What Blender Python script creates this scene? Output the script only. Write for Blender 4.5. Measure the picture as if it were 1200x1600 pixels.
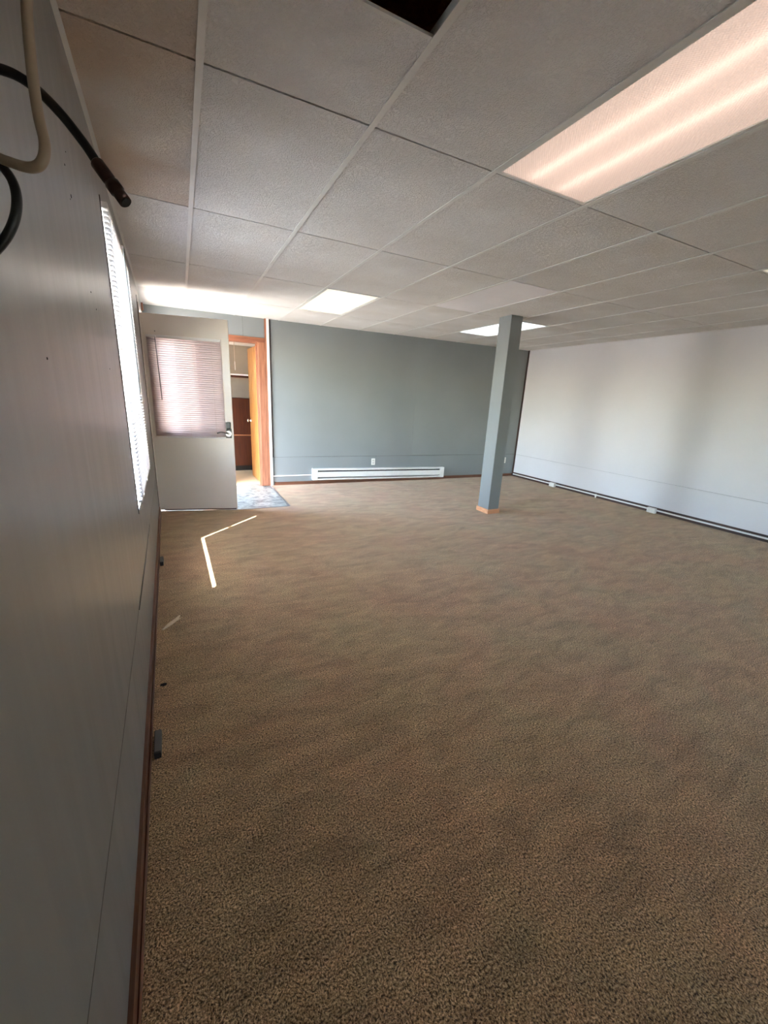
import bpy, bmesh, math, random
from mathutils import Vector, Matrix, Euler

for o in list(bpy.data.objects):
    bpy.data.objects.remove(o)
SC = bpy.context.scene
COL = SC.collection
random.seed(7)

# ------------------------------------------------------------------ camera, sky, sun, exposure
HC = 1.4073                       # eye height
CEIL = 2.4213                     # underside of the suspended ceiling
Mr = ((0.8971872, -0.4390904, 0.0474837), (-0.0788757, -0.2650885, -0.9609926), (0.43455, 0.8584449, -0.2724676))
cam_d = bpy.data.cameras.new('camera')
cam = bpy.data.objects.new('camera', cam_d)
COL.objects.link(cam)
SC.camera = cam
R, D, F = Vector(Mr[0]), Vector(Mr[1]), Vector(Mr[2])
m = Matrix((R, -D, -F)).transposed().to_4x4()
m.translation = Vector((0, 0, HC))
cam.matrix_world = m
cam_d.sensor_fit = 'HORIZONTAL'
cam_d.sensor_width = 36.0
cam_d.lens = 623.8166 / 1200 * 36
cam_d.clip_start = 0.02
cam_d.clip_end = 300

W = bpy.data.worlds.new('sky_world')
SC.world = W
W.use_nodes = True
wn = W.node_tree
wn.nodes.clear()
wo = wn.nodes.new('ShaderNodeOutputWorld')
wb = wn.nodes.new('ShaderNodeBackground')
ws = wn.nodes.new('ShaderNodeTexSky')
ws.sky_type = 'NISHITA'
ws.sun_disc = False
ws.sun_elevation = math.radians(55)
ws.sun_rotation = math.radians(225)
ws.air_density = 1.0
ws.dust_density = 1.5
wb.inputs['Strength'].default_value = 3.5
wn.links.new(ws.outputs[0], wb.inputs['Color'])
wn.links.new(wb.outputs[0], wo.inputs['Surface'])

sun_d = bpy.data.lights.new('sun', 'SUN')
sun_d.energy = 30.0
sun_d.color = (1.0, 0.95, 0.88)
sun_d.angle = math.radians(0.53)
sun = bpy.data.objects.new('sun', sun_d)
COL.objects.link(sun)
EL = math.radians(55.5)
sd = Vector((math.cos(EL) * 0.7071, math.cos(EL) * 0.7071, -math.sin(EL)))   # travelling direction
sun.rotation_euler = sd.to_track_quat('-Z', 'Y').to_euler()
sun.location = (-6, -4, 9)

SC.view_settings.view_transform = 'Standard'
SC.view_settings.look = 'None'
SC.view_settings.gamma = 1
SC.view_settings.exposure = 1.32
SC.view_settings.use_curve_mapping = False
SC.cycles.use_denoising = True
SC.cycles.max_bounces = 14
SC.cycles.diffuse_bounces = 9
SC.cycles.glossy_bounces = 5
SC.cycles.transmission_bounces = 8
SC.cycles.transparent_max_bounces = 12
SC.cycles.sample_clamp_indirect = 6.0
SC.cycles.caustics_reflective = False
SC.cycles.caustics_refractive = False
LENS_GLOW = 0.085      # what a lit troffer lens gives off
TUBE = 1.6           # fluorescent tube radiance


# ------------------------------------------------------------------ helpers
def lin(r, g, b):
    f = lambda c: ((c / 255 + 0.055) / 1.055) ** 2.4 if c > 10 else c / 255 / 12.92
    return (f(r), f(g), f(b), 1)


class Mat:
    def __init__(self, name):
        self.m = bpy.data.materials.new(name)
        self.m.use_nodes = True
        self.t = self.m.node_tree
        self.t.nodes.clear()
        self.out = self.n('ShaderNodeOutputMaterial')

    def n(self, kind, **kw):
        nd = self.t.nodes.new(kind)
        for k, v in kw.items():
            if k.startswith('_'):
                setattr(nd, k[1:], v)
            else:
                nd.inputs[k.replace('__', ' ')].default_value = v
        return nd

    def l(self, a, b):
        self.t.links.new(a, b)


def coords(M, scale=(1, 1, 1), kind='Object', rot=(0, 0, 0)):
    tc = M.n('ShaderNodeTexCoord')
    mp = M.n('ShaderNodeMapping')
    mp.inputs['Scale'].default_value = scale
    mp.inputs['Rotation'].default_value = rot
    M.l(tc.outputs[kind], mp.inputs['Vector'])
    return mp.outputs[0]


def simple(name, col, rough=0.5, metal=0.0, spec=0.5, nscale=0, namt=0.1, bump=0, bscale=200, stretch=(1, 1, 1), rvar=0):
    M = Mat(name)
    p = M.n('ShaderNodeBsdfPrincipled')
    p.inputs['Base Color'].default_value = col
    p.inputs['Roughness'].default_value = rough
    p.inputs['Metallic'].default_value = metal
    p.inputs['Specular IOR Level'].default_value = spec
    M.l(p.outputs[0], M.out.inputs[0])
    v = coords(M, stretch)
    if nscale:
        nz = M.n('ShaderNodeTexNoise', Scale=nscale, Detail=5.0, Roughness=0.6)
        M.l(v, nz.inputs['Vector'])
        rp = M.n('ShaderNodeMapRange')
        rp.inputs['From Min'].default_value = 0.3
        rp.inputs['From Max'].default_value = 0.7
        rp.inputs['To Min'].default_value = 1 - namt
        rp.inputs['To Max'].default_value = 1 + namt
        M.l(nz.outputs['Fac'], rp.inputs['Value'])
        mx = M.n('ShaderNodeMix', _data_type='RGBA', _blend_type='MULTIPLY')
        mx.inputs[0].default_value = 1
        mx.inputs[6].default_value = col
        M.l(rp.outputs[0], mx.inputs[7])
        M.l(mx.outputs[2], p.inputs['Base Color'])
        if rvar:
            r2 = M.n('ShaderNodeMapRange')
            r2.inputs['From Min'].default_value = 0.3
            r2.inputs['From Max'].default_value = 0.7
            r2.inputs['To Min'].default_value = rough - rvar
            r2.inputs['To Max'].default_value = rough + rvar
            M.l(nz.outputs['Fac'], r2.inputs['Value'])
            M.l(r2.outputs[0], p.inputs['Roughness'])
    if bump:
        nb = M.n('ShaderNodeTexNoise', Scale=bscale, Detail=4.0)
        M.l(v, nb.inputs['Vector'])
        b = M.n('ShaderNodeBump', Strength=bump, Distance=0.002)
        M.l(nb.outputs['Fac'], b.inputs['Height'])
        M.l(b.outputs[0], p.inputs['Normal'])
    return M.m


def wood(name, c1, c2, rough=0.4, axis='Z', scale=14):
    M = Mat(name)
    p = M.n('ShaderNodeBsdfPrincipled')
    p.inputs['Roughness'].default_value = rough
    st = {'Z': (scale, scale, 0.7), 'X': (0.7, scale, scale), 'Y': (scale, 0.7, scale)}[axis]
    v = coords(M, st)
    nz = M.n('ShaderNodeTexNoise', Scale=3.0, Detail=6.0, Roughness=0.65, Distortion=0.6)
    M.l(v, nz.inputs['Vector'])
    cr = M.n('ShaderNodeValToRGB')
    cr.color_ramp.elements[0].position = 0.35
    cr.color_ramp.elements[0].color = c1
    cr.color_ramp.elements[1].position = 0.68
    cr.color_ramp.elements[1].color = c2
    M.l(nz.outputs['Fac'], cr.inputs[0])
    M.l(cr.outputs[0], p.inputs['Base Color'])
    b = M.n('ShaderNodeBump', Strength=0.15, Distance=0.001)
    M.l(nz.outputs['Fac'], b.inputs['Height'])
    M.l(b.outputs[0], p.inputs['Normal'])
    M.l(p.outputs[0], M.out.inputs[0])
    return M.m


def box(bm, x0, x1, y0, y1, z0, z1):
    vs = [bm.verts.new((x, y, z)) for x in (x0, x1) for y in (y0, y1) for z in (z0, z1)]
    for f in ((0, 1, 3, 2), (4, 6, 7, 5), (0, 4, 5, 1), (2, 3, 7, 6), (0, 2, 6, 4), (1, 5, 7, 3)):
        bm.faces.new([vs[i] for i in f])


def bevel(bm, w, seg=1):
    bmesh.ops.bevel(bm, geom=list(bm.edges), offset=w, segments=seg, affect='EDGES', clamp_overlap=True)


def tube(bm, pts, r, seg=12, cap=True):
    """swept round tube through pts; r is a number or a list"""
    pts = [Vector(p) for p in pts]
    n = len(pts)
    rs = r if isinstance(r, (list, tuple)) else [r] * n
    rings = []
    up = None
    for i, p in enumerate(pts):
        d = (pts[min(i + 1, n - 1)] - pts[max(i - 1, 0)]).normalized()
        if up is None:
            up = d.orthogonal().normalized()
        else:
            up = (up - d * up.dot(d)).normalized()
        s = d.cross(up)
        rings.append([bm.verts.new(p + (up * math.cos(a) + s * math.sin(a)) * rs[i])
                      for a in [2 * math.pi * k / seg for k in range(seg)]])
    for a, b in zip(rings, rings[1:]):
        for k in range(seg):
            f = bm.faces.new((a[k], a[(k + 1) % seg], b[(k + 1) % seg], b[k]))
            f.smooth = True
    if cap:
        bm.faces.new(rings[0][::-1])
        bm.faces.new(rings[-1])


def spline(P, n=8):
    P = [Vector(p) for p in P]
    Q = [P[0] * 2 - P[1]] + P + [P[-1] * 2 - P[-2]]
    out = []
    for i in range(1, len(Q) - 2):
        for k in range(n):
            t = k / n
            a, b, c, d = Q[i - 1:i + 3]
            out.append(0.5 * (2 * b + (c - a) * t + (2 * a - 5 * b + 4 * c - d) * t * t + (3 * b - a - 3 * c + d) * t ** 3))
    out.append(P[-1])
    return out


def obj(name, bm, mat, parent=None, loc=None, rotz=None):
    me = bpy.data.meshes.new(name)
    bmesh.ops.recalc_face_normals(bm, faces=list(bm.faces))
    bm.to_mesh(me)
    bm.free()
    me.materials.append(mat)
    o = bpy.data.objects.new(name, me)
    COL.objects.link(o)
    if parent:
        o.parent = parent
    if loc:
        o.location = loc
    if rotz is not None:
        o.rotation_euler = (0, 0, rotz)
    return o


def same(name, src, parent=None, loc=None, rot=None):
    o = bpy.data.objects.new(name, src.data)
    COL.objects.link(o)
    if parent:
        o.parent = parent
    if loc:
        o.location = loc
    if rot:
        o.rotation_euler = rot
    return o


def empty(name, loc, rotz=0, label=None, cat=None, group=None, kind=None):
    o = bpy.data.objects.new(name, None)
    o.empty_display_size = 0.1
    COL.objects.link(o)
    o.location = loc
    o.rotation_euler = (0, 0, rotz)
    return tag(o, label, cat, group, kind)


def tag(o, label=None, cat=None, group=None, kind=None):
    if label: o['label'] = label
    if cat: o['category'] = cat
    if group: o['group'] = group
    if kind: o['kind'] = kind
    return o


def copy_tree(o, parent=None):
    c = o.copy()
    COL.objects.link(c)
    c.parent = parent
    for ch in o.children:
        copy_tree(ch, c)
    return c


def bx(name, mat, parent, *d, bev=0, loc=None, rotz=None):
    bm = bmesh.new()
    box(bm, *d)
    if bev:
        bevel(bm, bev)
    return obj(name, bm, mat, parent, loc, rotz)


def sheet(bm, x0, x1, z0, z1, y0, y1, holes=()):
    """slab in the xz plane with rectangular openings"""
    xs = sorted({x0, x1, *[min(max(v, x0), x1) for h in holes for v in h[:2]]})
    zs = sorted({z0, z1, *[min(max(v, z0), z1) for h in holes for v in h[2:]]})
    for a, b in zip(xs, xs[1:]):
        for c, d in zip(zs, zs[1:]):
            mx, mz = (a + b) / 2, (c + d) / 2
            if any(h[0] < mx < h[1] and h[2] < mz < h[3] for h in holes):
                continue
            box(bm, a, b, y0, y1, c, d)


# ------------------------------------------------------------------ materials
def wall_paint(name, col, rough, bump, dirt=0.05):
    M = Mat(name)
    p = M.n('ShaderNodeBsdfPrincipled')
    p.inputs['Specular IOR Level'].default_value = 0.5
    v = coords(M, (7, 7, 0.5))
    v2 = coords(M, (1, 1, 1))
    nz = M.n('ShaderNodeTexNoise', Scale=2.2, Detail=6.0, Roughness=0.62)
    M.l(v, nz.inputs['Vector'])
    nf = M.n('ShaderNodeTexNoise', Scale=180.0, Detail=3.0)
    M.l(v2, nf.inputs['Vector'])
    nl = M.n('ShaderNodeTexNoise', Scale=1.3, Detail=3.0)
    M.l(v2, nl.inputs['Vector'])
    rp = M.n('ShaderNodeMapRange')
    rp.inputs['From Min'].default_value = 0.3
    rp.inputs['From Max'].default_value = 0.7
    rp.inputs['To Min'].default_value = 1 - dirt
    rp.inputs['To Max'].default_value = 1 + dirt
    M.l(nl.outputs['Fac'], rp.inputs['Value'])
    mx = M.n('ShaderNodeMix', _data_type='RGBA', _blend_type='MULTIPLY')
    mx.inputs[0].default_value = 1
    mx.inputs[6].default_value = col
    M.l(rp.outputs[0], mx.inputs[7])
    M.l(mx.outputs[2], p.inputs['Base Color'])
    rr = M.n('ShaderNodeMapRange')
    rr.inputs['From Min'].default_value = 0.35
    rr.inputs['From Max'].default_value = 0.65
    rr.inputs['To Min'].default_value = rough - 0.025
    rr.inputs['To Max'].default_value = rough + 0.03
    M.l(nz.outputs['Fac'], rr.inputs['Value'])
    M.l(rr.outputs[0], p.inputs['Roughness'])
    ad = M.n('ShaderNodeMath', _operation='MULTIPLY_ADD')
    M.l(nf.outputs['Fac'], ad.inputs[0])
    ad.inputs[1].default_value = 0.12
    M.l(nz.outputs['Fac'], ad.inputs[2])
    b = M.n('ShaderNodeBump', Strength=bump, Distance=0.004)
    M.l(ad.outputs[0], b.inputs['Height'])
    M.l(b.outputs[0], p.inputs['Normal'])
    M.l(p.outputs[0], M.out.inputs[0])
    return M.m


GREY = wall_paint('grey_wall_paint', lin(126, 131, 132), 0.42, 0.06)
GREYL = wall_paint('glossy_grey_wall_paint', lin(127, 126, 123), 0.32, 0.02, 0.06)
WHITEW = wall_paint('off_white_wall_paint', lin(214, 212, 214), 0.45, 0.08, 0.03)
DOORP = wall_paint('door_paint', lin(232, 222, 213), 0.4, 0.03, 0.03)
DARK = simple('dark_gap', lin(40, 32, 28), 0.9, nscale=20, namt=0.3)
TRIMW = simple('white_metal', lin(226, 226, 222), 0.35, nscale=8, namt=0.04)
PLAST = simple('white_plastic', lin(232, 230, 224), 0.3, nscale=30, namt=0.03)
SLAT = simple('blind_vinyl', lin(236, 232, 232), 0.4, nscale=20, namt=0.02)
SLOT = simple('slot_black', lin(25, 24, 24), 0.6, nscale=30, namt=0.2)
BROWN = wood('brown_baseboard_wood', lin(86, 52, 36), lin(122, 78, 54), 0.45, 'X')
DKBASE = wood('dark_baseboard_wood', lin(44, 26, 22), lin(70, 42, 32), 0.5, 'X')
CASING = wood('reddish_casing_wood', lin(132, 84, 62), lin(170, 116, 88), 0.35, 'Z')
CASINGX = wood('reddish_header_wood', lin(122, 74, 54), lin(158, 102, 76), 0.35, 'X')
OAK = wood('golden_veneer_wood', lin(140, 92, 44), lin(190, 138, 78), 0.35, 'Z', 9)
DKCAB = wood('dark_cabinet_wood', lin(60, 28, 16), lin(88, 44, 26), 0.35, 'Z')
PINE = wood('light_pine_wood', lin(196, 132, 92), lin(222, 168, 126), 0.5, 'X')
CHROME = simple('chrome', lin(210, 208, 205), 0.18, 1.0, nscale=40, namt=0.05)
BLACKP = simple('black_plastic', lin(22, 22, 24), 0.35, nscale=40, namt=0.1)
RUBBER = simple('black_cable_jacket', lin(16, 17, 18), 0.42, nscale=60, namt=0.2, bump=0.1)
WHCABLE = simple('cream_cable_jacket', lin(158, 138, 118), 0.45, nscale=25, namt=0.12)
BRASS = simple('bronze_connector', lin(70, 50, 44), 0.35, 0.7, nscale=80, namt=0.3, bump=0.2)
GREYP = simple('grey_plastic', lin(92, 92, 92), 0.55, nscale=60, namt=0.1)
WHITEST = simple('smooth_white_panel', lin(244, 242, 246), 0.55, nscale=4, namt=0.02)
CREAM = simple('cream_wall', lin(168, 156, 140), 0.7, nscale=4, namt=0.05)
ALU = simple('window_aluminium', lin(200, 200, 198), 0.4, 0.3, nscale=30, namt=0.05)
CONC = simple('pale_concrete_ground', lin(172, 163, 150), 0.9, nscale=3, namt=0.12, bump=0.3, bscale=60)
STRIP = simple('aluminium_strip', lin(150, 148, 145), 0.35, 0.8, nscale=40, namt=0.1)
SPLINT = simple('raw_wood_splinter', lin(238, 220, 190), 0.8, nscale=60, namt=0.2, stretch=(1, 6, 6))
CORD = simple('cord', lin(226, 214, 196), 0.8, nscale=60, namt=0.05)


def carpet_mat():
    M = Mat('brown_carpet')
    p = M.n('ShaderNodeBsdfPrincipled')
    p.inputs['Roughness'].default_value = 0.95
    p.inputs['Specular IOR Level'].default_value = 0.15
    p.inputs['Sheen Weight'].default_value = 0.25
    p.inputs['Sheen Roughness'].default_value = 0.5
    v = coords(M)
    # tufts: slightly stretched cells, two octaves
    warp = M.n('ShaderNodeTexNoise', Scale=26.0, Detail=3.0)
    M.l(v, warp.inputs['Vector'])
    wv = M.n('ShaderNodeVectorMath', _operation='MULTIPLY_ADD')
    M.l(warp.outputs['Color'], wv.inputs[0])
    wv.inputs[1].default_value = (0.02, 0.02, 0.0)
    M.l(v, wv.inputs[2])
    tuft = M.n('ShaderNodeTexNoise', Scale=185.0, Detail=2.5, Roughness=0.7)
    M.l(wv.outputs[0], tuft.inputs['Vector'])
    vor = M.n('ShaderNodeTexVoronoi', Scale=210.0)
    M.l(wv.outputs[0], vor.inputs['Vector'])
    cr = M.n('ShaderNodeValToRGB')
    e = cr.color_ramp.elements
    e[0].position = 0.38; e[0].color = lin(74, 58, 42)
    e[1].position = 0.65; e[1].color = lin(246, 216, 174)
    k = e.new(0.5); k.color = lin(180, 146, 108)
    M.l(tuft.outputs['Fac'], cr.inputs[0])
    # worn, brushed and reddish/olive blotches of the pile
    b1 = M.n('ShaderNodeTexNoise', Scale=1.6, Detail=5.0, Roughness=0.62, Distortion=0.6)
    M.l(v, b1.inputs['Vector'])
    mr = M.n('ShaderNodeMapRange')
    mr.inputs['From Min'].default_value = 0.33
    mr.inputs['From Max'].default_value = 0.67
    M.l(b1.outputs['Fac'], mr.inputs['Value'])
    hue = M.n('ShaderNodeMix', _data_type='RGBA')
    hue.inputs[6].default_value = (1.04, 0.93, 0.90, 1)
    hue.inputs[7].default_value = (0.96, 1.03, 0.96, 1)
    M.l(mr.outputs[0], hue.inputs[0])
    v3 = coords(M, (0.8, 2.2, 1), rot=(0, 0, 0.5))
    b2 = M.n('ShaderNodeTexNoise', Scale=5.0, Detail=6.0, Roughness=0.68, Distortion=0.8)
    M.l(v3, b2.inputs['Vector'])
    m2 = M.n('ShaderNodeMapRange')
    m2.inputs['From Min'].default_value = 0.3
    m2.inputs['From Max'].default_value = 0.7
    m2.inputs['To Min'].default_value = 0.72
    m2.inputs['To Max'].default_value = 1.24
    M.l(b2.outputs['Fac'], m2.inputs['Value'])
    x1 = M.n('ShaderNodeMix', _data_type='RGBA', _blend_type='MULTIPLY')
    x1.inputs[0].default_value = 1
    M.l(cr.outputs[0], x1.inputs[6]); M.l(hue.outputs[2], x1.inputs[7])
    x2 = M.n('ShaderNodeMix', _data_type='RGBA', _blend_type='MULTIPLY')
    x2.inputs[0].default_value = 1
    M.l(x1.outputs[2], x2.inputs[6]); M.l(m2.outputs[0], x2.inputs[7])
    M.l(x2.outputs[2], p.inputs['Base Color'])
    h = M.n('ShaderNodeMath', _operation='MULTIPLY_ADD')
    M.l(vor.outputs['Distance'], h.inputs[0])
    h.inputs[1].default_value = -0.5
    M.l(tuft.outputs['Fac'], h.inputs[2])
    b = M.n('ShaderNodeBump', Strength=0.9, Distance=0.006)
    M.l(h.outputs[0], b.inputs['Height'])
    M.l(b.outputs[0], p.inputs['Normal'])
    M.l(p.outputs[0], M.out.inputs[0])
    return M.m


def vinyl_mat():
    M = Mat('marbled_vinyl')
    p = M.n('ShaderNodeBsdfPrincipled')
    p.inputs['Roughness'].default_value = 0.32
    v = coords(M)
    n1 = M.n('ShaderNodeTexNoise', Scale=7.0, Detail=8.0, Roughness=0.66, Distortion=1.6)
    M.l(v, n1.inputs['Vector'])
    cr = M.n('ShaderNodeValToRGB')
    e = cr.color_ramp.elements
    e[0].position = 0.38; e[0].color = lin(92, 94, 96)
    e[1].position = 0.66; e[1].color = lin(178, 180, 174)
    k = e.new(0.5); k.color = lin(140, 146, 136)
    M.l(n1.outputs['Fac'], cr.inputs[0])
    M.l(cr.outputs[0], p.inputs['Base Color'])
    M.l(p.outputs[0], M.out.inputs[0])
    return M.m


def tile_mat(name, c_lo, c_hi):
    M = Mat(name)
    p = M.n('ShaderNodeBsdfPrincipled')
    p.inputs['Roughness'].default_value = 0.75
    p.inputs['Specular IOR Level'].default_value = 0.35
    v = coords(M)
    nz = M.n('ShaderNodeTexNoise', Scale=75.0, Detail=3.0, Roughness=0.55, Distortion=1.8)
    M.l(v, nz.inputs['Vector'])
    st = M.n('ShaderNodeMapRange')
    st.inputs['From Min'].default_value = 0.47
    st.inputs['From Max'].default_value = 0.60
    M.l(nz.outputs['Fac'], st.inputs['Value'])
    b = M.n('ShaderNodeBump', Strength=0.85, Distance=0.0036)
    M.l(st.outputs[0], b.inputs['Height'])
    M.l(b.outputs[0], p.inputs['Normal'])
    n2 = M.n('ShaderNodeTexNoise', Scale=1.1, Detail=4.0, Roughness=0.5)
    M.l(v, n2.inputs['Vector'])
    cr = M.n('ShaderNodeValToRGB')
    cr.color_ramp.elements[0].position = 0.36; cr.color_ramp.elements[0].color = c_lo
    cr.color_ramp.elements[1].position = 0.58; cr.color_ramp.elements[1].color = c_hi
    M.l(n2.outputs['Fac'], cr.inputs[0])
    M.l(cr.outputs[0], p.inputs['Base Color'])
    M.l(p.outputs[0], M.out.inputs[0])
    return M.m


CARPET = carpet_mat()
VINYL = vinyl_mat()
TILE = tile_mat('textured_ceiling_panel', lin(226, 223, 219), lin(240, 239, 238))
TILE_ST = tile_mat('stained_ceiling_panel', lin(206, 186, 166), lin(223, 219, 214))


def lens_mat(name, tint, glow):
    """prismatic acrylic lens of a lit troffer: the lens itself glows, the tubes show through it as bands"""
    M = Mat(name)
    tr = M.n('ShaderNodeBsdfTranslucent', Color=(tint[0] * .9, tint[1] * .9, tint[2] * .9, 1))
    gl = M.n('ShaderNodeBsdfGlossy', Roughness=0.35)
    em = M.n('ShaderNodeEmission', Color=(*tint, 1), Strength=glow)
    v = coords(M, (1, 1, 1))
    sx = M.n('ShaderNodeSeparateXYZ')
    M.l(v, sx.inputs[0])
    hs = []
    for ax in ('X', 'Y'):
        mu = M.n('ShaderNodeMath', _operation='MULTIPLY')
        M.l(sx.outputs[ax], mu.inputs[0])
        mu.inputs[1].default_value = 2 * math.pi / 0.012
        si = M.n('ShaderNodeMath', _operation='SINE')
        M.l(mu.outputs[0], si.inputs[0])
        hs.append(si)
    mm = M.n('ShaderNodeMath', _operation='MULTIPLY')
    M.l(hs[0].outputs[0], mm.inputs[0]); M.l(hs[1].outputs[0], mm.inputs[1])
    b = M.n('ShaderNodeBump', Strength=1.0, Distance=0.002)
    M.l(mm.outputs[0], b.inputs['Height'])
    M.l(b.outputs[0], tr.inputs['Normal']); M.l(b.outputs[0], gl.inputs['Normal'])
    mix = M.n('ShaderNodeMixShader', Fac=0.06)
    M.l(tr.outputs[0], mix.inputs[1]); M.l(gl.outputs[0], mix.inputs[2])
    ad = M.n('ShaderNodeAddShader')
    M.l(mix.outputs[0], ad.inputs[0]); M.l(em.outputs[0], ad.inputs[1])
    M.l(ad.outputs[0], M.out.inputs[0])
    return M.m


def emit_mat(name, col, s):
    M = Mat(name)
    em = M.n('ShaderNodeEmission', Color=(*col, 1), Strength=s)
    M.l(em.outputs[0], M.out.inputs[0])
    return M.m


def glass_mat():
    M = Mat('window_glass')
    t = M.n('ShaderNodeBsdfTransparent', Color=(0.93, 0.96, 0.95, 1))
    g = M.n('ShaderNodeBsdfGlossy', Roughness=0.02)
    lw = M.n('ShaderNodeLayerWeight', Blend=0.5)
    pw = M.n('ShaderNodeMath', _operation='POWER')
    M.l(lw.outputs['Facing'], pw.inputs[0])
    pw.inputs[1].default_value = 5.0
    f = M.n('ShaderNodeMath', _operation='MULTIPLY_ADD')      # Schlick reflectance
    M.l(pw.outputs[0], f.inputs[0])
    f.inputs[1].default_value = 0.9
    f.inputs[2].default_value = 0.04
    mx = M.n('ShaderNodeMixShader')
    M.l(f.outputs[0], mx.inputs[0]); M.l(t.outputs[0], mx.inputs[1]); M.l(g.outputs[0], mx.inputs[2])
    M.l(mx.outputs[0], M.out.inputs[0])
    return M.m


def slat_mat(name='thin_slat_vinyl', t0=.02, t1=.04):
    """thin vinyl slat: reflects, and lets a little light through"""
    M = Mat(name)
    p = M.n('ShaderNodeBsdfPrincipled')
    p.inputs['Base Color'].default_value = lin(212, 208, 208)
    p.inputs['Roughness'].default_value = 0.38
    v = coords(M, (1, 1, 1))
    nz = M.n('ShaderNodeTexNoise', Scale=6.0)
    M.l(v, nz.inputs['Vector'])
    t = M.n('ShaderNodeBsdfTranslucent', Color=lin(252, 240, 240))
    mx = M.n('ShaderNodeMixShader')
    mr = M.n('ShaderNodeMapRange')
    mr.inputs['To Min'].default_value = t0
    mr.inputs['To Max'].default_value = t1
    M.l(nz.outputs['Fac'], mr.inputs['Value'])
    M.l(mr.outputs[0], mx.inputs[0])
    M.l(p.outputs[0], mx.inputs[1]); M.l(t.outputs[0], mx.inputs[2])
    M.l(mx.outputs[0], M.out.inputs[0])
    return M.m


def brick_mat():
    M = Mat('red_brick')
    p = M.n('ShaderNodeBsdfPrincipled')
    p.inputs['Roughness'].default_value = 0.9
    v = coords(M, (1, 1, 1), rot=(math.pi / 2, 0, 0))
    b = M.n('ShaderNodeTexBrick', Scale=4.0)
    b.inputs['Color1'].default_value = lin(190, 104, 72)
    b.inputs['Color2'].default_value = lin(160, 84, 60)
    b.inputs['Mortar'].default_value = lin(180, 170, 160)
    M.l(v, b.inputs['Vector'])
    M.l(b.outputs[0], p.inputs['Base Color'])
    M.l(p.outputs[0], M.out.inputs[0])
    return M.m


GLASS = glass_mat()
SLATM = slat_mat()
SLATD = slat_mat('sheer_slat_vinyl', .68, .76)
BRICK = brick_mat()
LEAF = simple('tree_leaf', lin(104, 132, 62), 0.6, nscale=3, namt=0.3)
BARK = simple('bark', lin(92, 74, 58), 0.9, nscale=10, namt=0.3, stretch=(4, 4, 1))

# ------------------------------------------------------------------ frames of the four walls
XR = 6.0489
LA = math.pi / 2 + math.atan(0.025205)               # left wall: local x runs away from the camera, local y outwards
LO = Vector((-0.2068 + 0.025205 * 0.4877, 0, 0))
FA = -math.atan(0.039)                                # far wall: local x runs right, local y outwards
FO = Vector((0, 6.3885, 0))
RA = -math.pi / 2                                     # right wall: local x runs towards the camera
RO = Vector((XR, 0, 0))
YB = -5.8                                             # wall behind the camera
GZ = 0.447                                            # seam between the wall boards


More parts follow.
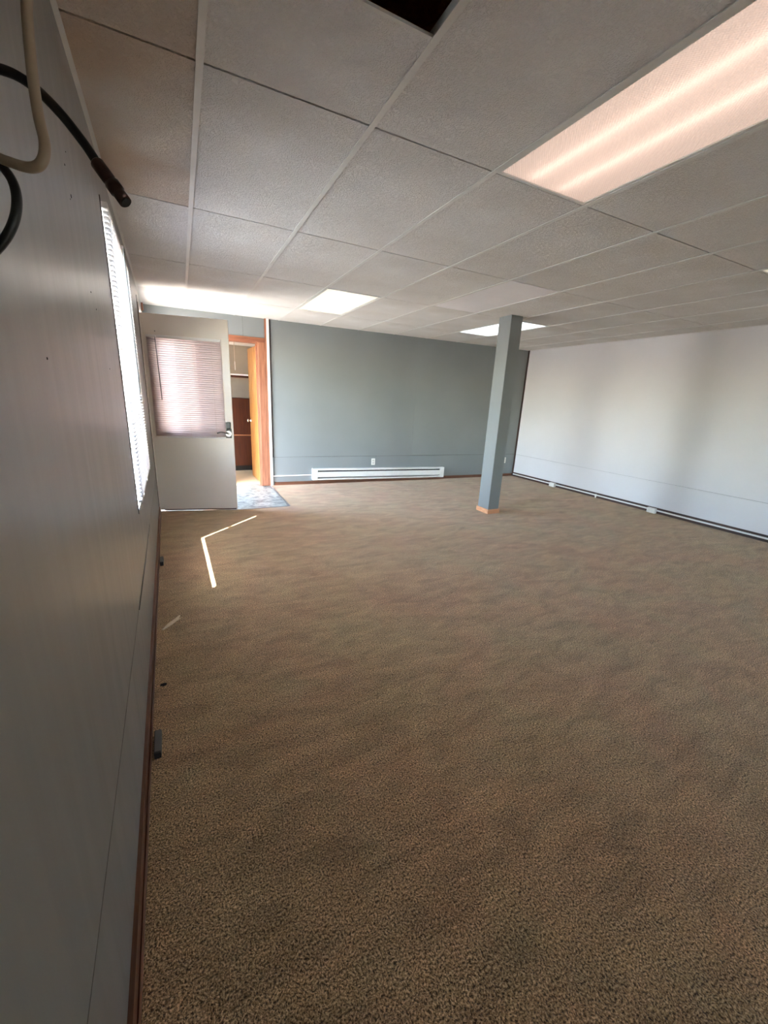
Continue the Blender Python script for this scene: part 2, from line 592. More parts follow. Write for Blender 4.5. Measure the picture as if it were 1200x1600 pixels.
def walls():
    # ---- left
    wl = empty('wall_left', LO, LA, kind='structure')
    win = (2.48, 3.75, 0.745, 2.215)
    dr = (5.255, 6.14, -0.1, 2.185)
    bm = bmesh.new()
    sheet(bm, YB, 6.5, -0.1, 2.7, 0.008, 0.085, [win, dr])
    obj('wall_core', bm, DARK, wl)
    bm = bmesh.new()
    sheet(bm, YB, 6.42, GZ + .003, 2.5, 0.0, 0.008, [win, dr])
    obj('upper_wall_board', bm, GREYL, wl)
    bm = bmesh.new()
    sheet(bm, YB, 6.42, 0.0, GZ - .003, 0.0, 0.008, [dr])
    obj('lower_wall_board', bm, GREYL, wl)
    bm = bmesh.new()
    sheet(bm, YB, 6.6, -0.5, 2.9, 0.085, 0.095, [win, dr])
    obj('siding', bm, TRIMW, wl)
    # thin painted bead hanging loose under the window seam
    bm = bmesh.new()
    tube(bm, [(1.9, -.002, GZ + .002), (2.6, -.004, GZ), (3.2, -.003, GZ + .004)], 0.0025, 6)
    obj('paint_bead', bm, GREYL, wl)
    # nail holes and scars in the paint
    for i, (x, z, r) in enumerate([(1.608, 1.92, .006), (1.585, 1.905, .002), (1.57, 1.98, .003), (1.75, 1.70, .0035),
                                   (1.62, 2.03, .002), (1.83, 1.66, .003), (1.42, 2.06, .0025), (1.0, 1.45, .003), (2.0, 1.47, .003)]):
        bm = bmesh.new()
        tube(bm, [(x, .001, z), (x, -.0012, z)], [r, r * .7], 10)
        obj('nail_hole', bm, SLOT, wl)
    bb = empty('baseboard_left', LO, LA, kind='structure')
    bm = bmesh.new()
    box(bm, YB, 5.15, -0.011, 0.0, 0.0, 0.075)
    obj('base_strip', bm, BROWN, bb)
    bm = bmesh.new()
    box(bm, YB, 5.13, -0.019, -0.011, 0.0, 0.02)
    bevel(bm, .004)
    obj('shoe_moulding', bm, BROWN, bb)

    # ---- far
    wf = empty('wall_far', FO, FA, kind='structure')
    ddo = (0.29, 1.05, -0.1, 2.10)
    bm = bmesh.new()
    sheet(bm, -0.5, 6.2, -0.1, 2.7, 0.008, 0.11, [ddo])
    obj('wall_core', bm, DARK, wf)
    for x0, x1, z0, z1 in [(-0.42, 0.858, 2.10, 2.5), (0.861, 1.155, 2.10, 2.5), (-0.42, 0.29, 0, 2.10), (1.05, 1.155, 0, 2.10),
                           (1.235, 3.66, GZ + .002, 2.5), (3.6615, 6.1, GZ + .002, 2.5), (1.215, 6.1, 0, GZ - .002)]:
        bx('wall_board', GREY, wf, x0, x1, 0.0, 0.008, z0, z1)
    bf = empty('baseboard_far', FO, FA, kind='structure')
    bx('base_strip', BROWN, bf, 1.235, 6.03, -0.012, 0.0, 0.0, 0.052, bev=.003)
    t = empty('trim_1', FO, FA, kind='structure')
    bx('white_strip', TRIMW, t, 1.178, 1.214, -0.022, 0.008, 0, 2.44, bev=.002)
    bx('stained_strip', CASING, t, 1.150, 1.178, -0.012, 0.0, 0, 2.44)
    bx('dark_strip', DKBASE, t, 1.214, 1.235, -0.006, 0.008, GZ + .06, 2.44)
    # ---- right
    wr = empty('wall_right', RO, RA, kind='structure')
    bx('wall_core', DARK, wr, -6.4, -YB, 0.008, 0.11, -0.1, 2.7)
    bx('upper_wall_board', WHITEW, wr, -6.25, -YB, 0.0, 0.008, GZ + .0015, 2.5)
    bx('lower_wall_board', WHITEW, wr, -6.25, -YB, 0.0, 0.008, 0.0, GZ - .0015)
    t2 = empty('trim_2', RO, RA, kind='structure')
    bx('corner_strip', DKBASE, t2, -6.155, -6.125, -0.014, 0.0, 0, 2.44)
    br = empty('baseboard_right', RO, RA, kind='structure')
    bx('base_strip', DKBASE, br, -6.12, -YB, -0.01, 0.0, 0, 0.082)
    # ---- behind the camera
    wk = empty('wall_back', (0, YB, 0), math.pi, kind='structure')
    bk = (-5.7, -4.2, 0.85, 2.15)          # opening for the added window behind the camera
    bm = bmesh.new()
    sheet(bm, -6.15, 0.4, -0.1, 2.7, 0, 0.1, [bk])
    obj('wall_board', bm, GREY, wk)
    w2 = empty('added_fill_window', (0, YB, 0), math.pi, kind='structure')  # unseen window, added to brighten the middle of the room
    bm = bmesh.new()
    for d in [(-5.7, -4.2, .85, .89), (-5.7, -4.2, 2.11, 2.15), (-5.7, -5.66, .89, 2.11), (-4.24, -4.2, .89, 2.11), (-4.97, -4.93, .89, 2.11)]:
        box(bm, d[0], d[1], .04, .09, d[2], d[3])
    obj('window_frame', bm, ALU, w2)
    bx('glass_pane', GLASS, w2, -5.66, -4.97, .06, .064, .89, 2.11)
    bx('glass_pane', GLASS, w2, -4.93, -4.24, .06, .064, .89, 2.11)


walls()


# ------------------------------------------------------------------ floor
def floors():
    fl = empty('floor', (0, 0, 0), kind='structure')
    bx('subfloor', DARK, fl, -0.45, 6.2, YB - .1, 6.6, -0.12, -0.03)
    bm = bmesh.new()
    for x0, x1, y0, y1 in [(-0.5, 6.12, YB, 5.0), (1.17, 6.12, 5.0, 6.42)]:
        box(bm, x0, x1, y0, y1, -0.03, 0.0)
    edge = [(-.5, 5.0), (1.17, 5.0), (1.17, 5.05), (.56, 5.045), (-.33, 5.238), (-.5, 5.24)]
    lo = [bm.verts.new((x, y, -.03)) for x, y in edge]
    hi = [bm.verts.new((x, y, 0)) for x, y in edge]
    bm.faces.new(lo[::-1]); bm.faces.new(hi)
    for k in range(6):
        bm.faces.new((lo[k], lo[(k + 1) % 6], hi[(k + 1) % 6], hi[k]))
    obj('carpet', bm, CARPET, fl)
    bx('vinyl_sheet', VINYL, fl, -0.45, 1.17, 5.03, 6.50, -0.029, -0.006)
    bx('transition_strip', STRIP, fl, 1.155, 1.185, 5.05, 6.37, -0.012, 0.003, bev=.003)
    bx('transition_strip', STRIP, fl, 0.56, 1.16, 5.036, 5.060, -0.012, 0.0035, bev=.003)


floors()


# ------------------------------------------------------------------ suspended ceiling
GX = [0.1396 + 0.6096 * k for k in range(10)]        # runners
GY = [-5.56, -4.34, -3.12, -1.902, -0.683, 0.536, 1.755, 2.962, 4.181, 5.380]
FIX = [(2, 5), (2, 8), (6, 8), (6, 5)]               # (column, row) of the lit troffers; row r is GY[r]..GY[r+1]


def ceiling():
    ce = empty('ceiling', (0, 0, 0), kind='structure')
    bx('roof_deck', OAK, ce, -0.6, 6.3, YB - .2, 6.7, 2.72, 2.76)
    for k in range(13):
        bx('joist', OAK, ce, -0.5, 6.2, -5.9 + k * 1.0, -5.86 + k * 1.0, 2.60, 2.72)
    cols = [(-0.42, GX[0])] + list(zip(GX, GX[1:])) + [(GX[-1], XR + .02)]
    rows = [(YB, GY[0])] + list(zip(GY, GY[1:])) + [(GY[-1], 6.42)]

    def panel(x0, x1, y0, y1, mat, sag, tilt=0.0, name='ceiling_panel'):
        nx, ny = 4, 6
        bm = bmesh.new()
        gap = 0.005
        x0 += .004; x1 -= .004; y0 += gap; y1 -= gap
        cx, cy = (x0 + x1) / 2, (y0 + y1) / 2
        top, bot = [], []
        for i in range(nx + 1):
            for j in range(ny + 1):
                u, v = i / nx, j / ny
                z = CEIL + .004 - sag * math.sin(math.pi * u) ** .8 * math.sin(math.pi * v) ** .8 + tilt * (v - .5) * math.sin(math.pi * u)
                bot.append(bm.verts.new((x0 + (x1 - x0) * u - cx, y0 + (y1 - y0) * v - cy, z)))
        N = ny + 1
        for i in range(nx):
            for j in range(ny):
                bm.faces.new((bot[i * N + j], bot[i * N + j + 1], bot[(i + 1) * N + j + 1], bot[(i + 1) * N + j]))
        r = bmesh.ops.extrude_face_region(bm, geom=list(bm.faces))
        bmesh.ops.translate(bm, verts=[g for g in r['geom'] if isinstance(g, bmesh.types.BMVert)], vec=(0, 0, 0.012))
        return obj(name, bm, mat, ce, (cx, cy, 0))

    for ci, (x0, x1) in enumerate(cols):
        for ri, (y0, y1) in enumerate(rows):
            if (ci - 1, ri - 1) in FIX:
                continue
            sag = random.choice([0.0, 0.0, 0.0005, 0.001, 0.0015])
            if ci >= 7 and ri >= 7:
                sag += 0.002
            if (ci, ri) == (1, 6):                # the column with the open hatch
                panel(x0, x1, 1.303, y1, TILE, 0)
                panel(x0, x1, y0, 0.694, TILE, 0)
                continue
            mt = TILE
            if ci == 0 and 4 <= ri <= 7:
                mt = TILE_ST
            if (ci, ri) == (5, 8):
                mt = WHITEST
            if (ci, ri) == (6, 8) :
                sag = 0.002
            panel(x0, x1, y0, y1, mt, sag, random.uniform(-.0006, .0006))
    # runners: inverted tees running away from the camera
    for gx in GX:
        bm = bmesh.new()
        box(bm, gx - .0115, gx + .0115, YB, 6.42, CEIL - .003, CEIL - .0005)
        box(bm, gx - .0025, gx + .0025, YB, 6.42, CEIL - .0005, CEIL + .035)
        obj('grid_runner', bm, TRIMW, ce)
    for gy in GY:
        bx('recessed_tee', DARK, ce, -0.40, XR, gy - .0046, gy + .0046, CEIL + .0105, CEIL + .03)
    for y in (1.303, 0.694):
        bx('cross_tee', TRIMW, ce, GX[0] + .012, GX[1] - .012, y - .006, y + .006, CEIL - .0005, CEIL + .007)
    # wall angles
    for frame_o, ra, x0, x1, nm in [(LO, LA, YB, 6.40, 0), (FO, FA, -.35, 6.03, 0), (RO, RA, -6.15, -YB, 0)]:
        bm = bmesh.new()
        box(bm, x0, x1, -0.016, 0.0, CEIL - .0005, CEIL + .0015)
        box(bm, x0, x1, -0.002, 0.0, CEIL, CEIL + .02)
        obj('wall_angle', bm, TRIMW, ce, frame_o, ra)
    # stained stub of timber in the far left corner
    bx('corner_block', CASING, ce, 6.30, 6.375, -0.02, 0.0, CEIL - .085, CEIL - .001, loc=LO, rotz=LA)


ceiling()


def troffer(x0, x1, y0, y1, label, tint, glow, tube_s, tube_col):
    cx, cy = (x0 + x1) / 2, (y0 + y1) / 2
    t = empty('troffer_light', (cx, cy, CEIL), 0, label, 'ceiling light')
    hx, hy = (x1 - x0) / 2 - .013, (y1 - y0) / 2 - .006
    bm = bmesh.new()
    box(bm, -hx, hx, -hy, hy, .125, .13)
    for s in (-1, 1):
        box(bm, min(s * hx, s * (hx - .003)), max(s * hx, s * (hx - .003)), -hy, hy, .01, .125)
        box(bm, -hx, hx, min(s * hy, s * (hy - .003)), max(s * hy, s * (hy - .003)), .01, .125)
    obj('housing', bm, TRIMW, t)
    bm = bmesh.new()
    w = .016
    for s in (-1, 1):
        a, b = sorted((s * hx, s * (hx - w)))
        box(bm, a, b, -hy, hy, .0, .010)
        a, b = sorted((s * hy, s * (hy - w)))
        box(bm, -hx + w, hx - w, a, b, .0, .010)
    obj('door_frame', bm, TRIMW, t)
    bx('lens', lens_mat('prismatic_lens', tint, glow), t, -hx + w - .002, hx - w + .002, -hy + w - .002, hy - w + .002, .005, .0075)
    tm = emit_mat('tube_glow', tube_col, tube_s)
    for px in (-.115, .075):
        bm = bmesh.new()
        tube(bm, [(px, -hy + .04, .036), (px, hy - .04, .036)], .009, 14)
        obj('fluorescent_tube', bm, tm, t)
    return t


PINK = (1.0, 0.87, 0.80)
WARM = (1.0, 0.96, 0.88)
COOL = (0.93, 0.97, 1.0)
troffer(GX[2], GX[3], GY[5], GY[6], 'lit fluorescent ceiling light nearest the camera, large pinkish ribbed lens', PINK, LENS_GLOW, TUBE, (1, .90, .84))
troffer(GX[2], GX[3], GY[8], GY[9], 'lit fluorescent ceiling light near the far grey wall, left of the post', WARM, LENS_GLOW * 1.8, TUBE * 1.3, (1, .97, .92))
troffer(GX[6], GX[7], GY[8], GY[9], 'bluish white ceiling light directly behind the top of the post', COOL, LENS_GLOW * 4.5, TUBE * 1.5, (.95, .98, 1))
troffer(GX[6], GX[7], GY[5], GY[6], 'ceiling light whose yellowish corner just enters at the right edge', WARM, LENS_GLOW * 1.3, TUBE * 1.2, (1, .92, .75))

# ------------------------------------------------------------------ post
po = empty('support_post', (3.549, 3.956, 0), 0, 'square grey painted post standing in the middle of the carpet', 'post')
bm = bmesh.new()
box(bm, 0, .176, 0, .212, 0, CEIL + .003)
bevel(bm, .003)
obj('shaft', bm, GREY, po)
bm = bmesh.new()
for d in [(-.012, .188, -.012, 0, 0, .058), (-.012, .188, .212, .224, 0, .058), (-.012, 0, 0, .212, 0, .058), (.176, .188, 0, .212, 0, .058)]:
    box(bm, *d)
tag(obj('base_trim', bm, PINE, po), 'reddish pine base trim')


# ------------------------------------------------------------------ blinds
def blind(root, x0, x1, ztop, zbot, pitch, tilt, depth, wand_x, wand_len, cords, wand_lean=0.0, slat_mat=None):
    """mini blind in the local frame: local -y is the room side"""
    bm = bmesh.new()
    box(bm, x0, x1, -depth, 0, ztop - .026, ztop)
    bevel(bm, .002)
    obj('head_rail', bm, SLAT, root)
    n = int((ztop - .03 - (zbot + .02)) / pitch)
    nn = 5
    bm = bmesh.new()
    w = depth * .96
    prof = []
    for k in range(nn):
        u = k / (nn - 1) - .5
        y = u * w
        z = (.25 - u * u) * .012
        prof.append((y * math.cos(tilt) - z * math.sin(tilt), y * math.sin(tilt) + z * math.cos(tilt)))
    va = [bm.verts.new((x0 + .003, y, z)) for y, z in prof]
    vb = [bm.verts.new((x1 - .003, y, z)) for y, z in prof]
    for k in range(nn - 1):
        bm.faces.new((va[k], va[k + 1], vb[k + 1], vb[k])).smooth = True
    r = bmesh.ops.extrude_face_region(bm, geom=list(bm.faces))
    bmesh.ops.translate(bm, verts=[g for g in r['geom'] if isinstance(g, bmesh.types.BMVert)], vec=(0, 0, .0006))
    first = obj('slat', bm, slat_mat or SLATM, root, (0, -depth / 2, ztop - .04))
    for k in range(1, n):
        same('slat', first, root, (0, -depth / 2, ztop - .04 - k * (ztop - .04 - zbot - .03) / (n - 1)), (random.uniform(-.03, .03), 0, 0))
    bm = bmesh.new()
    box(bm, x0, x1, -depth * .9, -depth * .1, zbot, zbot + .014)
    bevel(bm, .003)
    obj('bottom_rail', bm, SLAT, root)
    for cx in cords:
        bm = bmesh.new()
        for yy in (-depth - .0005, -.001):
            tube(bm, [(cx, yy, ztop - .02), (cx, yy, zbot + .005)], .0006, 5)
        obj('ladder_cord', bm, CORD, root)
        bx('cord_clip', PLAST, root, cx - .012, cx + .012, -depth * .9 - .003, -depth * .9, zbot + .001, zbot + .012)
    bm = bmesh.new()
    tube(bm, [(wand_x, -depth - .012, ztop - .02), (wand_x, -depth - .012, ztop - .045), (wand_x + wand_lean, -depth - .016, ztop - .045 - wand_len)], [.002, .0042, .0042], 8)
    obj('tilt_wand', bm, GREYP, root)
    bm = bmesh.new()
    box(bm, wand_x - .006, wand_x + .006, -depth - .014, -depth, ztop - .022, ztop - .01)
    obj('wand_hook', bm, SLAT, root)


# left window and its blind
wi = empty('window_1', LO, LA, kind='structure')
bm = bmesh.new()
W0, W1, Z0, Z1 = 2.48, 3.75, .745, 2.215
for d in [(W0, W1, .045, .085, Z0, Z0 + .03), (W0, W1, .045, .085, Z1 - .03, Z1), (W0, W0 + .028, .045, .085, Z0 + .03, Z1 - .03),
          (W1 - .028, W1, .045, .085, Z0 + .03, Z1 - .03)]:
    box(bm, *d)
obj('window_frame', bm, ALU, wi)
bx('meeting_rail', ALU, wi, W0 + .028, W1 - .028, .05, .075, 1.46, 1.49)
for z0, z1, yy in ((Z0 + .03, 1.46, .058), (1.49, Z1 - .03, .068)):
    bx('glass_pane', GLASS, wi, W0 + .028, W1 - .028, yy, yy + .003, z0, z1)
for nm, d in [('reveal', (W0 - .001, W0 + .001, 0, .045, Z0, Z1))]:
    bx('dark_edge', DKBASE, wi, W0 - .012, W0 + .001, -.003, .045, Z0 - .01, Z1 + .01)
bx('far_reveal', TRIMW, wi, W1 - .001, W1 + .012, -.002, .045, Z0, Z1)
bx('window_sill', TRIMW, wi, W0, W1, 0.0, .045, Z0 - .01, Z0 + .001)
bx('head_reveal', TRIMW, wi, W0, W1, 0.0, .045, Z1 - .001, Z1 + .01)

wbl = empty('window_blind', LO, LA, 'white mini blind with open slats over the left wall window', 'window blind')
blind(wbl, 2.50, 3.733, 2.212, 0.790, .0215, math.radians(3), .026, 3.12, .80, (2.66, 3.12, 3.58), .0)

# ------------------------------------------------------------------ open exterior door
DA = math.atan2(5.066 - 5.246, 0.524 + 0.292)
DL = 0.836
de = empty('door_1', (-0.292, 5.246, 0), DA, kind='structure')
gx0, gx1, gz0, gz1 = .05, .742, .93, 1.90
bm = bmesh.new()
sheet(bm, -.045, DL, .012, 2.155, .001, .043, [(gx0, gx1, gz0, gz1)])
obj('door_leaf', bm, DOORP, de)
bm = bmesh.new()
for d in [(gx0 - .02, gx1 + .02, gz0 - .02, gz0), (gx0 - .02, gx1 + .02, gz1, gz1 + .02), (gx0 - .02, gx0, gz0, gz1), (gx1, gx1 + .02, gz0, gz1)]:
    box(bm, d[0], d[1], -.006, .05, d[2], d[3])
obj('lite_frame', bm, DOORP, de)
bx('glass_pane', GLASS, de, gx0, gx1, .02, .024, gz0, gz1)
for x in (gx0 + .213, gx0 + .427):
    bx('glazing_bar', DOORP, de, x - .006, x + .006, .014, .03, gz0, gz1)
for z in (.25, 1.15, 1.95):
    hg = bx('hinge', CHROME, de, -.012, .03, .043, .046, z - .045, z + .045)
bx('door_sweep', DKCAB, de, .02, DL - .01, -.004, .001, .006, .018)
bm = bmesh.new()
tube(bm, [(.103, .001, 1.985), (.103, -.008, 1.985)], [.006, .004], 8)
obj('screw_head', bm, GREYP, de)
# lock: black keypad plate above a chrome lever set
bx('keypad_plate', BLACKP, de, .762, .812, -.024, .001, .985, 1.06, bev=.005)
bm = bmesh.new()
tube(bm, [(.785, .001, .925), (.785, -.008, .925)], .033, 20)
tube(bm, [(.785, -.008, .925), (.785, -.045, .925)], [.012, .012], 12)
obj('lock_rose', bm, CHROME, de)
bm = bmesh.new()
box(bm, .755, .818, -.006, .001, .875, .985)
bevel(bm, .004)
obj('lock_plate', bm, GREYP, de)
bm = bmesh.new()
tube(bm, spline([(.79, -.042, .928), (.76, -.048, .937), (.71, -.048, .945), (.665, -.046, .934)], 5), .008, 10)
obj('lever_handle', bm, simple('dark_nickel', lin(96, 92, 90), .3, .8, nscale=30, namt=.1), de)

dbl = empty('door_blind', (-0.292, 5.246, 0), DA, 'closed white mini blind hanging on the open grey door', 'window blind')
dbl.location = Vector((-0.292, 5.246, 0)) + Vector((math.sin(DA), -math.cos(DA), 0)) * .008
blind(dbl, .018, .757, 1.945, .868, .0225, math.radians(58), .026, .11, .62, (.12, .39, .66), .012, SLATD)

# frame of the exterior doorway in the left wall
dj = empty('trim_3', LO, LA, kind='structure')
for nm, d in [('near_casing', (5.165, 5.215, -.014, 0, 0, 2.185)), ('head_casing', (5.165, 6.20, -.014, 0, 2.185, 2.245)),
              ('far_casing', (6.14, 6.20, -.014, 0, 0, 2.185))]:
    bx('door_casing', DOORP, dj, *d, bev=.003)
bx('near_jamb', DOORP, dj, 5.245, 5.256, 0, .095, 0, 2.185)
bx('far_jamb', DOORP, dj, 6.139, 6.15, 0, .095, 0, 2.185)
bx('threshold', STRIP, dj, 5.236, 6.14, -.01, .1, -.02, .004)
bx('painted_shadow_strip', DARK, dj, 5.150, 5.165, -.004, 0, .076, 2.3)  # dark strip painted in for the shadow line beside the near casing

# ------------------------------------------------------------------ doorway to the back room
da = empty('door_2', FO, FA, kind='structure')
for d in [(1.05, 1.15, -.014, 0, 0, 2.10), (.19, .29, -.014, 0, 0, 2.10)]:
    bx('side_casing', CASING, da, *d, bev=.003)
bx('head_casing', CASINGX, da, .19, 1.15, -.014, 0, 2.10, 2.162, bev=.003)
bx('side_jamb', CASING, da, 1.035, 1.051, -.004, .115, 0, 2.10)
bx('side_jamb', CASING, da, .289, .305, -.004, .115, 0, 2.10)
bx('head_jamb', CASINGX, da, .305, 1.035, -.004, .115, 2.085, 2.10)
bx('door_stop', CASING, da, 1.024, 1.035, .03, .07, 0, 2.085)
# veneer leaf swung into the back room
hp = Vector((1.060, 6.47, 0))
lp = Vector((1.030, 7.215, 0))
A2 = math.atan2(lp.y - hp.y, lp.x - hp.x)
idr = empty('interior_door', hp, A2, 'golden brown veneer door standing open into the back room', 'door')
bx('door_leaf', OAK, idr, .005, .745, -.034, 0.0, .012, 2.075, bev=.002)
for z in (.25, 1.82):
    bx('hinge', BRASS, idr, -.012, .03, -.002, .004, z - .045, z + .045)
for s in (1, -1):
    bm = bmesh.new()
    y0 = 0.0 if s > 0 else -.034
    tube(bm, [(.685, y0, .95), (.685, y0 + s * .006, .95), (.685, y0 + s * .008, .95), (.685, y0 + s * .03, .95), (.685, y0 + s * .04, .95),
              (.685, y0 + s * .055, .95), (.685, y0 + s * .062, .95)], [.03, .03, .011, .011, .026, .027, .014], 16)
    obj('door_knob', bm, CHROME, idr)


def back_room():
    r = empty('wall_back_room', (0, 0, 0), kind='structure')
    bx('back_wall', CREAM, r, -.9, 2.0, 8.05, 8.12, 0, 2.5)
    bx('side_wall', CREAM, r, -.96, -.9, 6.5, 8.1, 0, 2.5)
    bx('side_wall', CREAM, r, 1.25, 1.31, 6.5, 8.1, 0, 2.5)
    c = empty('ceiling_back_room', (0, 0, 0), kind='structure')
    bx('ceiling_board', WHITEST, c, -.96, 1.31, 6.5, 8.12, 2.20, 2.24)
    f = empty('floor_back_room', (0, 0, 0), kind='structure')
    bx('beige_sheet', simple('beige_vinyl', lin(206, 192, 160), .35, nscale=5, namt=.08), f, -.96, 1.31, 6.49, 8.1, -.03, -.006)
    cb = empty('tall_cabinet', (.4, 7.75, 0), 0, 'dark brown wooden cabinet against the back room wall', 'cabinet')
    bx('carcass', DKCAB, cb, -1.2, .84, 0, .295, .09, 1.30)
    bx('toe_kick', SLOT, cb, -1.2, .84, .05, .295, -.006, .09)
    for k in range(4):
        x0 = -1.19 + k * .508
        for z0, z1 in ((.10, .635), (.665, 1.285)):
            d = bx('cabinet_door', DKCAB, cb, x0, x0 + .5, -.018, 0, z0, z1, bev=.003)
            bm = bmesh.new()
            zz = z1 - .12 if z0 < .5 else z0 + .08
            tube(bm, [(x0 + .05, -.018, zz), (x0 + .05, -.03, zz), (x0 + .05, -.042, zz)], [.006, .006, .014], 12)
            obj('knob', bm, CHROME, d)
    bx('rail', PINE, cb, -1.19, .84, -.008, 0, .643, .657)
    sh = empty('wall_shelf', (.4, 8.05, 0), 0, 'pale shelf on the back room wall above the cabinet', 'shelf')
    bx('board', WHITEST, sh, -1.2, .84, -.30, 0, 1.68, 1.705, bev=.002)
    bx('underside_strip', DKCAB, sh, -1.2, .84, -.29, -.27, 1.645, 1.68)  # dark strip below the front edge, giving the shelf its dark underside
    pc = empty('pull_cord', (.815, 7.1, 2.20), 0, 'cream light pull cord hanging from the back room ceiling', 'cord')
    bm = bmesh.new()
    tube(bm, [(0, 0, 0), (0, 0, -.035)], [.02, .016], 12)
    obj('socket', bm, PLAST, pc)
    bm = bmesh.new()
    tube(bm, [(0, 0, -.035), (.001, 0, -.46)], .003, 8)
    obj('cord_string', bm, CORD, pc)
    bm = bmesh.new()
    tube(bm, [(0, 0, -.33), (0, 0, -.35), (0, 0, -.45), (0, 0, -.47)], [.004, .008, .008, .004], 10)
    obj('toggle', bm, PLAST, pc)


back_room()

# ------------------------------------------------------------------ heater, outlets, raceways
ht = empty('baseboard_heater', FO + Matrix.Rotation(FA, 3, 'Z') @ Vector((1.833, -.0, .072)), FA,
           'long white electric baseboard heater low on the far grey wall', 'heater')
ht.rotation_euler = (0, .012, FA)
HL = 2.505
# y negative = into the room
bm = bmesh.new()
box(bm, 0.08, HL - .08, -.004, 0, 0, .185)
obj('back_plate', bm, TRIMW, ht)
bm = bmesh.new()
box(bm, .08, HL - .08, -.062, -.004, .170, .185)
box(bm, .08, HL - .08, -.066, -.058, .158, .185)
bevel(bm, .002)
obj('top_hood', bm, TRIMW, ht)
bm = bmesh.new()
box(bm, .08, HL - .08, -.070, -.066, .048, .135)
box(bm, .08, HL - .08, -.066, -.05, .131, .135)
bevel(bm, .0015)
obj('front_cover', bm, TRIMW, ht)
bm = bmesh.new()
box(bm, .08, HL - .08, -.064, -.004, 0, .024)
bevel(bm, .002)
obj('bottom_lip', bm, TRIMW, ht)
bx('heating_element', SLOT, ht, .08, HL - .08, -.045, -.006, .04, .155)
for x0, x1 in ((0, .085), (HL - .085, HL)):
    bx('end_cap', TRIMW, ht, x0, x1, -.073, 0, 0, .187, bev=.004)

rw = bx('wire_raceway', TRIMW, None, 1.215, 1.835, -.014, 0, .142, .158, bev=.003, loc=FO, rotz=FA)
tag(rw, 'thin pale raceway running from the doorway corner to the heater', 'cable duct')


def outlet(root_loc, rz, label, zc, w=.07, h=.114, slots=True):
    o = empty('wall_outlet', root_loc, rz, label, 'outlet')
    bm = bmesh.new()
    box(bm, -w / 2, w / 2, -.006, 0, zc - h / 2, zc + h / 2)
    bevel(bm, .003)
    obj('cover_plate', bm, PLAST, o)
    for dz in (-.021, .021):
        bm = bmesh.new()
        box(bm, -.017, .017, -.0085, -.006, zc + dz - .014, zc + dz + .014)
        bevel(bm, .002)
        rc = obj('receptacle', bm, simple('receptacle_plastic', lin(205, 202, 196), .4, nscale=20, namt=.03), o)
        for dx in (-.007, .007):
            bx('slot', SLOT, rc, dx - .0012, dx + .0012, -.0092, -.0084, zc + dz - .004, zc + dz + .006)
    return o


RF = Matrix.Rotation(FA, 3, 'Z')
outlet(FO + RF @ Vector((2.918, 0, 0)), FA, 'white wall outlet above the baseboard heater', .348)
outlet(FO + RF @ Vector((5.795, 0, 0)), FA, 'white wall outlet right of the post near the far corner', .327)

rr = bx('wire_raceway', TRIMW, None, -6.11, -YB, -.028, -.010, .036, .056, bev=.003, loc=RO, rotz=RA)
tag(rr, 'long white raceway along the dark baseboard of the right wall', 'cable duct')


def surface_box(y, label):
    o = empty('surface_outlet', (XR, y, 0), RA, label, 'outlet')
    bm = bmesh.new()
    box(bm, -.058, .058, -.062, -.010, .0, .072)
    bevel(bm, .004)
    obj('box_body', bm, PLAST, o)
    bm = bmesh.new()
    box(bm, -.052, .052, -.066, -.062, .006, .066)
    bevel(bm, .0015)
    cp = obj('cover_plate', bm, PLAST, o)
    for dx in (-.021, .021):
        bx('receptacle', TRIMW, cp, dx - .012, dx + .012, -.0675, -.066, .022, .05)
    return o


surface_box(5.08, 'small white surface outlet on the right baseboard, nearer the far corner')
surface_box(3.28, 'white surface outlet on the right baseboard, nearer the camera')
bm = bmesh.new()
box(bm, -.012, .012, -.034, -.010, .02, .062)
bevel(bm, .003)
box(bm, -.005, .005, -.030, -.012, 0.0, .02)
tag(obj('raceway_clip', bm, PLAST, None, (XR, 4.20, 0), RA), 'tiny white clip on the raceway between the two surface outlets', 'clip')


# ------------------------------------------------------------------ small things along the left wall
def floor_block(x, y, ln, w, h, label):
    o = empty('door_stop_block', (x, y, 0), math.atan(.0252), label, 'block', 'grey blocks by the left baseboard')
    bm = bmesh.new()
    box(bm, -w / 2, w / 2, -ln / 2 + .004, ln / 2, 0, h)
    bevel(bm, .003)
    obj('grey_body', bm, GREYP, o)
    bm = bmesh.new()
    box(bm, -w / 2 + .001, w / 2 - .001, -ln / 2 - .004, -ln / 2 + .004, .001, h - .001)
    tag(obj('black_end', bm, SLOT, o), 'black open end')


floor_block(-.1935, 1.552, .125, .026, .028, 'grey block with black end on carpet by the left baseboard, nearest camera')
floor_block(-.2485, 3.57, .13, .026, .034, 'small dark block by the left baseboard, below the window')
bm = bmesh.new()
P = [(-.08, -.044, .010), (-.03, -.018, .012), (.02, .004, .012), (.06, .033, .015)]
tube(bm, P, [.005, .011, .010, .005], 6)
tube(bm, [(-.01, -.005, .006), (.045, .012, .006), (.066, .02, .005)], [.002, .005, .001], 5)
tag(obj('wood_splinter', bm, SPLINT, None, (-.155, 2.53, 0), .45), 'pale broken wood splinter lying on the carpet near the left baseboard', 'splinter')
bm = bmesh.new()
bmesh.ops.create_icosphere(bm, subdivisions=2, radius=.012, matrix=Matrix.Translation((0, 0, .007)) @ Matrix.Diagonal((1.3, .7, .55, 1)))
for v in bm.verts:
    v.co += Vector((random.uniform(-1, 1), random.uniform(-1, 1), random.uniform(-.4, .4))) * .0018
tag(obj('dark_crumb', bm, SLOT, None, (-.186, 1.935, 0)), 'tiny dark crumb on the carpet between splinter and grey block', 'debris')


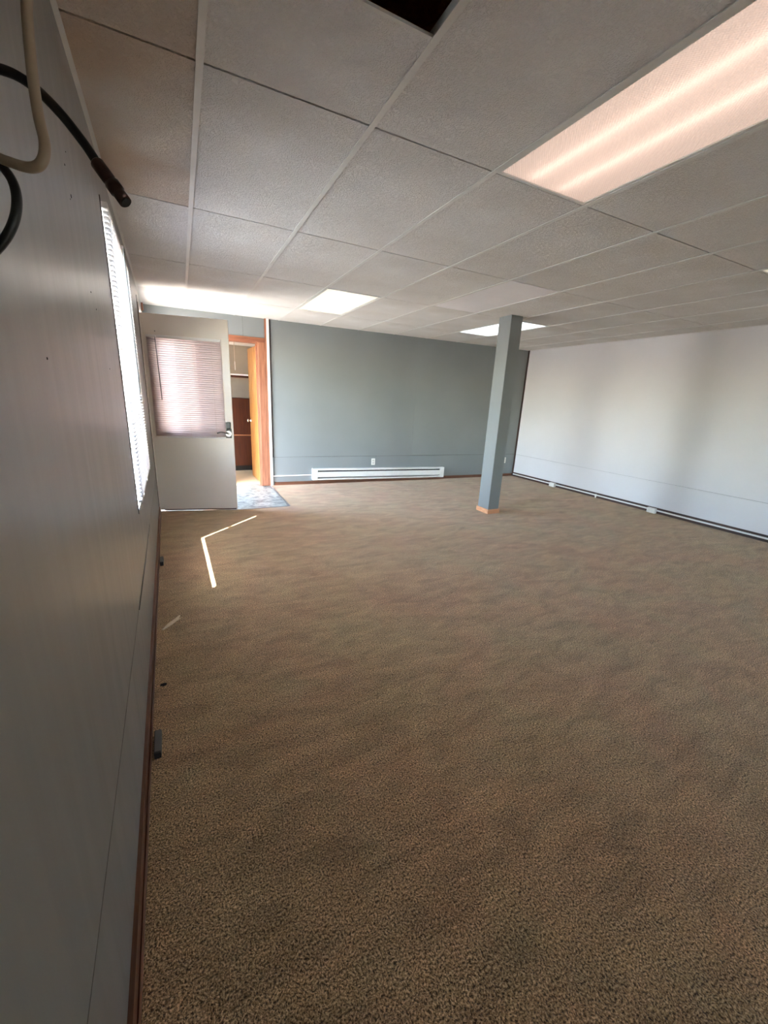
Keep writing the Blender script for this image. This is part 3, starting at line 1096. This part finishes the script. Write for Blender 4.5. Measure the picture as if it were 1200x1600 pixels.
# ------------------------------------------------------------------ loose coax cables hanging close to the camera
def at(u, v, depth):
    d = (R * ((u - 600) / 623.8166) + D * ((v - 800) / 623.8166) + F) * depth
    return Vector((0, 0, HC)) + d


bk = empty('black_coax_cable', at(-110, -60, .33), 0, 'black coax cable with bronze connector hanging in front of the left wall', 'cable')
base = bk.location.copy()
pts = [Vector((-.17, .54, CEIL + .02)), Vector((-.17, .54, 2.28)), Vector((-.168, .54, 2.12)), Vector((-.166, .54, 1.98)), Vector((-.16, .535, 1.84)), at(-120, -60, .335), at(-95, 120, .33), at(-50, 215, .33), at(5, 262, .33), at(25, 300, .33), at(22, 345, .33), at(-4, 388, .33),
       at(-60, 430, .325), at(-125, 400, .32), at(-150, 280, .32), at(-130, 150, .315), at(-70, 98, .31), at(0, 108, .31), at(45, 130, .312), at(90, 172, .315), at(130, 222, .32), at(154, 258, .323)]
bm = bmesh.new()
tube(bm, [p - base for p in spline(pts, 8)], .0036, 12)
obj('cable_jacket', bm, RUBBER, bk)
a, b = at(151, 254, .323), at(196, 316, .328)
dd = b - a
bm = bmesh.new()
prof = [(0, .0045), (.03, .0052), (.42, .0052), (.45, .0045), (.52, .0040), (.54, .0058), (.72, .0058), (.76, .0046), (.8, .0050), (1, .0050)]
tube(bm, [a + dd * t - base for t, _ in prof], [r for _, r in prof], 16)
cn = obj('connector', bm, BRASS, bk)
bm = bmesh.new()
tube(bm, [b - dd * .02 - base, b + dd * .03 - base], [.0038, .0038], 12)
obj('connector_tip', bm, SLOT, cn)

wc = empty('white_coax_cable', at(38, -90, .30), 0, 'cream coax cable looping down beside the black one', 'cable')
base = wc.location.copy()
pts = [Vector((-.115, .42, CEIL + .02)), Vector((-.113, .425, 2.28)), Vector((-.11, .43, 2.15)), Vector((-.105, .44, 2.02)), Vector((-.10, .455, 1.90)), Vector((-.092, .47, 1.80)), at(35, -60, .30), at(42, 20, .30), at(50, 110, .30), at(60, 180, .30), at(70, 225, .30), at(66, 252, .30), at(50, 262, .30), at(20, 255, .30),
       at(-10, 240, .30), at(-60, 190, .295), at(-110, 100, .29), at(-150, -30, .285), Vector((-.163, .44, 1.80)), Vector((-.167, .42, 1.92)), Vector((-.17, .40, 2.05)), Vector((-.17, .39, 2.2)), Vector((-.17, .38, CEIL + .02))]
bm = bmesh.new()
tube(bm, [p - base for p in spline(pts, 8)], .0036, 12)
obj('cable_jacket', bm, WHCABLE, wc)


# ------------------------------------------------------------------ outdoors, seen only through the left window
def outdoors():
    bm = bmesh.new()
    box(bm, -40, -.33, -25, 50, -.62, -.5)
    box(bm, -.33, 40, -25, YB - .12, -.62, -.5)
    g = obj('ground', bm, CONC)
    tag(g, kind='structure')
    bh = empty('brick_building', (-3.0, 13.5, -.5), 0, 'red brick building seen through the slats of the left window', 'building')
    bm = bmesh.new()
    sheet(bm, -5, 2.4, 0, 2.9, 0, .2, [(-3.4, -2.3, 1.0, 2.2)])
    box(bm, -5, -4.8, .2, 4, 0, 2.9)
    box(bm, 2.2, 2.4, .2, 4, 0, 2.9)
    obj('brick_wall', bm, BRICK, bh)
    bm = bmesh.new()
    vs = [bm.verts.new(c) for c in [(-5.3, -.4, 2.85), (2.7, -.4, 2.85), (2.7, 2, 4.0), (-5.3, 2, 4.0), (-5.3, 4.4, 2.85), (2.7, 4.4, 2.85)]]
    bm.faces.new((vs[0], vs[1], vs[2], vs[3])); bm.faces.new((vs[3], vs[2], vs[5], vs[4]))
    obj('roof', bm, GREYP, bh)
    w = bx('window', ALU, bh, -3.4, -2.3, .05, .1, 1.0, 2.2)
    bx('pane', GLASS, w, -3.35, -2.35, .04, .05, 1.05, 2.15)
    t = empty('leafy_tree', (-3.4, 9.5, -.5), 0, 'green leafy tree outside the left window', 'tree')
    bm = bmesh.new()
    tube(bm, [(0, 0, 0), (.05, 0, 1.2), (0, .1, 2.2), (.1, .1, 3.2)], [.16, .13, .10, .05], 10)
    obj('trunk', bm, BARK, t)
    bm = bmesh.new()
    for k in range(1800):
        a, b_, r = random.uniform(0, 6.283), random.uniform(-1, 1), random.uniform(.5, 1.3) ** .5 * 1.1
        c = Vector((math.cos(a) * math.sqrt(1 - b_ * b_) * r, math.sin(a) * math.sqrt(1 - b_ * b_) * r, 3.1 + b_ * r * .8))
        q = Euler((random.uniform(0, 6), random.uniform(0, 6), random.uniform(0, 6))).to_matrix()
        vv = [bm.verts.new(c + q @ Vector(p)) for p in ((-.07, 0, 0), (0, -.035, 0), (.07, 0, 0), (0, .035, .01))]
        bm.faces.new(vv)
    tag(obj('foliage', bm, LEAF, t), kind='stuff')


outdoors()
